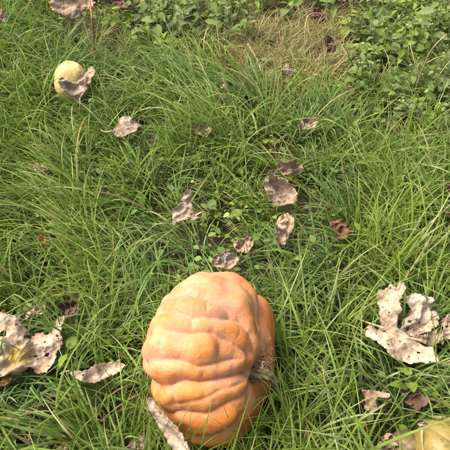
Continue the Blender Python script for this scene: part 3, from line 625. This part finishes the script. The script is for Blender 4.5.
# ------------------------------------------------------------------ grass
# control points: photo pixel, lean x/y (world), lean strength, length, width, dry share, density
ZP = [(100, 200, -1, .15, .55, .26, 1.0, .05, 1.0), (40, 225, -1, -.05, .6, .28, 1.0, .04, 1.), (160, 240, -1, -.2, .5, .24, 1., .06, 1.),
    (40, 90, -.5, -.4, .45, .26, 1.1, .04, 1.), (20, 40, -.3, -.6, .4, .26, 1.1, .06, 1.), (110, 80, -.3, -.3, .3, .20, 1., .06, .9),
    (200, 90, -.75, .5, .8, .29, 1.25, .04, 1.15), (225, 85, -.75, .5, .8, .29, 1.25, .04, 1.1), (240, 100, -.75, .45, .7, .27, 1.2, .06, 1.), (180, 130, -.9, .1, .55, .24, 1., .10, 1.), (250, 150, -.6, 0, .4, .22, 1., .08, 1.),
    (280, 62, .2, -.2, .35, .10, .7, .80, .28), (300, 40, 0, 0, .3, .10, .7, .75, .28), (270, 50, 0, 0, .3, .12, .7, .7, .3), (310, 65, 0, 0, .3, .12, .7, .7, .4), (335, 30, 0, 0, .3, .14, .7, .7, .5), (250, 40, -.2, .2, .3, .16, .8, .45, .7),
    (325, 100, .1, .3, .25, .25, 1.05, .04, 1.1), (310, 120, .1, .3, .25, .24, 1., .05, 1.), (350, 150, .1, .1, .3, .22, 1., .08, 1.), (400, 150, .3, .2, .3, .22, 1., .06, 1.),
    (400, 60, 0, 0, .2, .20, .8, .3, .7), (370, 90, 0, 0, .2, .2, .8, .25, .7), (440, 40, 0, 0, .2, .20, .8, .3, .6), (440, 100, 0, 0, .2, .22, .9, .2, .8), (180, 15, 0, 0, .2, .14, .8, .3, .4), (120, 20, -.2, -.2, .3, .16, .9, .35, .6),
    (330, 210, -.4, .1, .4, .23, 1., .09, 1.), (380, 240, .2, .2, .35, .26, 1.1, .06, 1.), (430, 250, .2, .35, .3, .27, 1.1, .05, 1.1), (320, 270, -.5, .0, .4, .24, 1., .08, 1.),
    (300, 330, -.3, -.3, .4, .27, 1.1, .06, 1.), (330, 380, -.5, -.2, .45, .30, 1.15, .06, 1.), (330, 430, -.2, -.4, .4, .30, 1.15, .05, 1.), (420, 270, 0, .3, .3, .26, 1., .05, 1.), (440, 400, .3, .2, .35, .28, 1.1, .07, 1.),
    (100, 300, -.3, .2, .4, .26, 1.1, .05, 1.), (50, 290, -.5, .2, .45, .26, 1.1, .05, 1.), (110, 330, .1, -.2, .35, .24, 1.1, .05, 1.), (50, 400, -.7, .1, .5, .30, 1.3, .04, 1.), (110, 420, -.5, .3, .45, .28, 1.2, .06, 1.), (20, 440, -.6, -.1, .5, .30, 1.3, .04, 1.),
    (250, 215, -.3, .1, .35, .13, .9, .12, .62), (285, 205, -.3, 0, .3, .13, .9, .14, .62), (225, 250, -.5, -.1, .4, .15, .9, .14, .62), (180, 236, -.8, -.1, .5, .18, .9, .12, .7), (265, 250, -.4, 0, .4, .16, .9, .14, .7), (310, 180, -.6, 0, .5, .18, .9, .14, .7),
    (225, 446, 0, .5, .35, .26, 1., .05, 1.3), (180, 446, .1, .5, .35, .26, 1., .05, 1.2), (265, 440, -.3, .4, .4, .27, 1., .05, 1.2), (340, 300, -.2, 0, .3, .25, 1., .08, 1.), (140, 180, -.4, .2, .3, .20, 1., .08, 1.), (220, 190, -.3, .1, .3, .14, .95, .07, .8)]
ZW = np.array([[*P(u, v, .05)[:2]] for u, v, *_ in ZP]); ZV = np.array([z[2:] for z in ZP])
def zone(xy):
    d2 = ((xy[:, None, :]-ZW[None])**2).sum(-1); s = .05+.07*np.linalg.norm(ZW, axis=1)*.5
    w = np.exp(-d2/(2*s[None]**2*1.3))+1e-6/(1+d2); w /= w.sum(1, keepdims=True); return w@ZV
def blade_field(roots, az, L, Wd, phi0, bend, tw, curl, rest, rnd, dry, segs, fold, thin=True):
    n = len(L); t = np.linspace(0, 1, segs+1); tm = (t[:-1]+t[1:])/2
    phi = phi0[:, None]+bend[:, None]*tm[None]**1.4; phi = np.minimum(phi, 2.35); a = az[:, None]+curl[:, None]*tm[None]
    step = np.stack([np.sin(phi)*np.cos(a), np.sin(phi)*np.sin(a), np.cos(phi)], -1)*(L/segs)[:, None, None]
    C = np.concatenate([np.zeros((n, 1, 3)), np.cumsum(step, 1)], 1)
    C[..., 0] += roots[:, :1]; C[..., 1] += roots[:, 1:]; g = gz(C[..., 0], C[..., 1])
    C[..., 2] = np.maximum(C[..., 2], rest[:, None]*np.minimum(1, t*6)[None])+g-.004
    # blades that meet the pumpkin are pressed aside by it
    q = C-PC; l = np.stack([q@PA/PRA, q@PE1/PRR, q@PE2/PRR], -1)/1.06; r = np.linalg.norm(l, axis=-1); ins = r < 1
    bad = (ins[:, :2].any(1)) | (ins.mean(1) > .45)
    k = np.where(ins, 1/np.maximum(r, .2), 1.); C = PC+q*k[..., None]
    # thin out blades lying over things
    U, Vp, dep = project(C.reshape(-1, 3)); U = U.reshape(n, -1); Vp = Vp.reshape(n, -1); dep = dep.reshape(n, -1); rr = rng.random(n)
    for poly, dd, keep in (GUARD if thin else []):
        b0, b1 = poly.min(0), poly.max(0)
        c = (U > b0[0]) & (U < b1[0]) & (Vp > b0[1]) & (Vp < b1[1]) & (dep < dd); rows = np.where(c.any(1))[0]
        if not len(rows): continue
        x, y = U[rows], Vp[rows]; s = np.zeros(x.shape, bool)
        for i in range(len(poly)):
            (x1, y1), (x2, y2) = poly[i], poly[(i+1) % len(poly)]
            if y1 == y2: continue
            s ^= ((y1 > y) != (y2 > y)) & (x < (x2-x1)*(y-y1)/(y2-y1)+x1)
        hit = (s & c[rows]).any(1) & (rr[rows] > keep); bad[rows[hit]] = True
    ok = ~bad; C, az, Wd, tw, rnd, dry = C[ok], az[ok], Wd[ok], tw[ok], rnd[ok], dry[ok]; n = len(C)
    tan = np.gradient(C, axis=1); tan /= np.linalg.norm(tan, axis=-1, keepdims=True)+1e-9
    per = np.stack([-np.sin(az), np.cos(az), 0*az], -1)[:, None, :]; nor = np.cross(tan, np.broadcast_to(per, tan.shape))
    th = (tw[:, None]*(.3+t[None])); wv = per*np.cos(th)[..., None]+nor*np.sin(th)[..., None]
    prof = (.55+.45*np.minimum(1, t*5))*np.maximum(0, 1-t**2.6)**.85+.02
    half = (Wd[:, None]*prof[None]/2)[..., None]
    if fold:
        up = np.cross(wv, tan); pts = np.stack([C-wv*half+up*half*.45, C, C+wv*half+up*half*.45], 2); k = 3
    else: pts = np.stack([C-wv*half, C+wv*half], 2); k = 2
    V = pts.reshape(-1, 3); base = np.arange(n)[:, None, None]*((segs+1)*k)
    ii = np.arange(segs)[None, :, None]; jj = np.arange(k-1)[None, None, :]
    f0 = base+ii*k+jj; F = np.stack([f0, f0+1, f0+k+1, f0+k], -1).reshape(-1, 4)
    rep = (segs+1)*k; al = np.broadcast_to(t[None, :, None], (n, segs+1, k)).ravel(); ac = np.broadcast_to((np.array([0, 1, 0.]) if k == 3 else np.array([.3, .3]))[None, None], (n, segs+1, k)).ravel()
    return V, F, dict(rnd=np.repeat(rnd, rep), along=al, dry=np.repeat(dry, rep), across=ac)
def area(n):                             # points over the plot, more per square metre near the eye
    out = []
    while sum(map(len, out)) < n:
        x = rng.uniform(-3.4, 3.4, n); y = rng.uniform(.12, 5.6, n); lim = .85+.56*y
        p = np.clip(1.25-.20*y, .35, 1.); out.append(np.stack([x, y], -1)[(np.abs(x) < lim) & (rng.random(n) < p)])
    return np.concatenate(out)[:n]
def tufts(nt, lo, hi, spread, lscale, wscale, up=(.15, .55), bend=(.5, 1.9), dryadd=0., shade=1., off=0.):
    c = area(nt); z = zone(c); nz = np.array([noise.noise(Vector((x*6.5, y*6.5, 1.7+lscale))) for x, y in c]); keep = rng.random(nt) < z[:, 6]*np.clip(.88+1.6*nz, .15, 1.3); c, z = c[keep], z[keep]
    cnt = rng.integers(lo, hi, len(c)); idx = np.repeat(np.arange(len(c)), cnt); n = len(idx)
    j = rng.normal(0, spread, (n, 2)); roots = c[idx]+j; Z = z[idx]
    ltuft = rng.uniform(.7, 1.25, len(c))[idx]; htuft = rng.normal(0, .15, len(c))[idx]
    ra = rng.uniform(0, 2*np.pi, n); ta = rng.normal(0, .3, len(c))[idx]; tb = rng.normal(0, .3, len(c))[idx]; dx = Z[:, 0]*Z[:, 2]*2.0+j[:, 0]/spread*.35+np.cos(ra)*.45+ta; dy = Z[:, 1]*Z[:, 2]*2.0+j[:, 1]/spread*.35+np.sin(ra)*.45+tb
    az = np.arctan2(dy, dx); mag = np.hypot(dx, dy)
    L = Z[:, 3]*ltuft*lscale*rng.uniform(.5, 1.25, n)*.98; Wb = .0054*Z[:, 4]*wscale*np.clip(rng.lognormal(0, .25, n), .5, 1.5)
    phi0 = rng.uniform(*up, n)+.22*Z[:, 2]*mag; bd = rng.uniform(*bend, n)*(.6+.5*mag)
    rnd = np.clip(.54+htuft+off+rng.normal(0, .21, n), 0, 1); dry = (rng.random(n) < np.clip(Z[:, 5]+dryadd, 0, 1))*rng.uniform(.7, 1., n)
    Wb = np.minimum(Wb, .0085)
    return roots, az, L, Wb, phi0, bd, rng.normal(0, .7, n), rng.normal(0, .5, n), rng.uniform(.008, .05, n), rnd, dry
def grass_object(name, label, parts, mat):
    Vs, Fs, A, o = [], [], {}, 0
    for V, F, a in parts:
        Vs.append(V); Fs.append(F+o); o += len(V)
        for k, x in a.items(): A.setdefault(k, []).append(x)
    me = quads(name, np.concatenate(Vs), np.concatenate(Fs), {k: np.concatenate(x) for k, x in A.items()})
    ob = link(name, me, mat); ob['kind'] = 'stuff'; tag(ob, label, 'grass'); return ob
def leaning_blades():                    # long blades standing right against the big pumpkin
    rows = []
    def add(x, y, az, L, p0, bd): rows.append((x, y, az, L, p0, bd))
    for _ in range(130):
        a = rng.uniform(-2.75, -.35); x = PC[0]+.245*math.cos(a)*rng.uniform(.95, 1.15); y = PC[1]-.01+.265*math.sin(a)*rng.uniform(.98, 1.12)
        add(x, y, rng.normal(math.atan2(PC[1]-y, PC[0]-x), .7), rng.uniform(.22, .40), rng.uniform(.02, .22), rng.uniform(.2, 1.0))
    for _ in range(26):
        add(PC[0]+rng.uniform(.19, .25), PC[1]+rng.uniform(-.16, .12), rng.normal(3.0, .7), rng.uniform(.22, .42), rng.uniform(.02, .2), rng.uniform(.3, 1.1))
    for _ in range(10):
        add(PC[0]-rng.uniform(.19, .24), PC[1]+rng.uniform(-.12, .1), rng.normal(.2, .8), rng.uniform(.22, .40), rng.uniform(.02, .15), rng.uniform(.2, .8))
    q = np.array(rows); n = len(q)
    return q[:, :2], q[:, 2], q[:, 3], rng.uniform(.0032, .0062, n), q[:, 4], q[:, 5], rng.normal(0, .6, n), rng.normal(0, .4, n), np.full(n, .02), np.clip(rng.normal(.6, .2, n), 0, 1), np.where(rng.random(n) < .12, .9, 0.)
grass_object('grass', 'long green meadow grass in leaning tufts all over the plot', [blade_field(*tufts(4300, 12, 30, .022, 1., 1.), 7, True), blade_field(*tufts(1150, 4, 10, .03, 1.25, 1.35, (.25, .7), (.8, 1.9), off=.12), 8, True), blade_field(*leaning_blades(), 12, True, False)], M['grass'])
grass_object('undergrowth', 'short fine grass and dry thatch close to the soil', [blade_field(*tufts(3300, 8, 20, .035, .5, .75, (.4, 1.1), (.4, 1.4), .24, off=-.40), 4, False)], M['grass'])  # undergrowth coloured darker to stand in for shade between the tufts

def ground_cover(n):
    c = area(n); z = zone(c); k = (rng.random(n) < .35+.65*(z[:, 6] < .75)) & (z[:, 5] < .5); c = c[k]; n = len(c)
    cl = np.array([noise.noise(Vector((x*2.2, y*2.2, 4.))) for x, y in c]); k = cl > -.05; c = c[k]; n = len(c)
    az = rng.uniform(0, 6.283, n); L = .009+.03*rng.random(n)**1.7; el = rng.uniform(-.2, .7, n); w = L*rng.uniform(.25, .42, n); h = rng.uniform(.02, .095, n)
    d = np.stack([np.cos(az)*np.cos(el), np.sin(az)*np.cos(el), np.sin(el)], -1); p = np.stack([-np.sin(az), np.cos(az), 0*az], -1)
    u = np.cross(d, p); b = np.stack([c[:, 0], c[:, 1], gz(c[:, 0], c[:, 1])+h], -1); rows = []; ts = [0, .22, .5, .78, 1]; ws = [.08, .8, 1, .62, .03]
    for t, ww in zip(ts, ws):
        m = b+d*(L*t)[:, None]-np.array([0, 0, 1.])*(L*.25*t*t)[:, None]; e = p*(w*ww)[:, None]; q = u*(w*ww*.3)[:, None]
        rows.append(np.stack([m-e+q, m, m+e+q], 1))
    C = np.stack(rows, 1); q = b-PC; ok = np.linalg.norm(np.stack([q@PA/PRA, q@PE1/PRR, q@PE2/PRR], -1), axis=1) > 1.12
    U, Vp, dep = project(b)
    for poly, dd, keep in GUARD:
        b0, b1 = poly.min(0)-3, poly.max(0)+3; ok &= ~((U > b0[0]) & (U < b1[0]) & (Vp > b0[1]) & (Vp < b1[1]) & (dep < dd))
    C = C[ok]; n = len(C); V = C.reshape(-1, 3); i = np.arange(4)[None, :, None]; j = np.arange(2)[None, None, :]; f0 = np.arange(n)[:, None, None]*15+i*3+j
    F = np.stack([f0, f0+1, f0+4, f0+3], -1).reshape(-1, 4); rnd = np.clip(rng.normal(.52, .17, n), 0, 1)
    return V, F, dict(rnd=np.repeat(rnd, 15), along=np.full(n*15, .5), dry=np.zeros(n*15), across=np.tile(np.tile([0, 1, 0.], 5), n))
g = grass_object('ground_cover', 'small round leaved ground cover scattered among the grass', [ground_cover(19000)], M['sprig']); g['category'] = 'ground cover'
def straw(n):
    pts = np.array([P(rng.uniform(236, 345), rng.uniform(22, 100), 0)[:2] for _ in range(n)]); U = project(np.stack([pts[:, 0], pts[:, 1], 0*pts[:, 0]], -1)); u, v = U[0], U[1]
    e = ((u-293)/52)**2+((v-58)/34)**2; k = rng.random(n) < np.exp(-e*.9); pts = pts[k]; n = len(pts)
    return pts, rng.uniform(0, 6.283, n), rng.uniform(.06, .24, n), rng.uniform(.0025, .0058, n), rng.uniform(.6, 1.5, n), rng.uniform(0, .9, n), rng.normal(0, .6, n), rng.normal(0, .8, n), rng.uniform(.004, .06, n), np.clip(rng.normal(.70, .24, n), 0, 1), np.where(rng.random(n) < .80, rng.uniform(.7, 1, n), .15)
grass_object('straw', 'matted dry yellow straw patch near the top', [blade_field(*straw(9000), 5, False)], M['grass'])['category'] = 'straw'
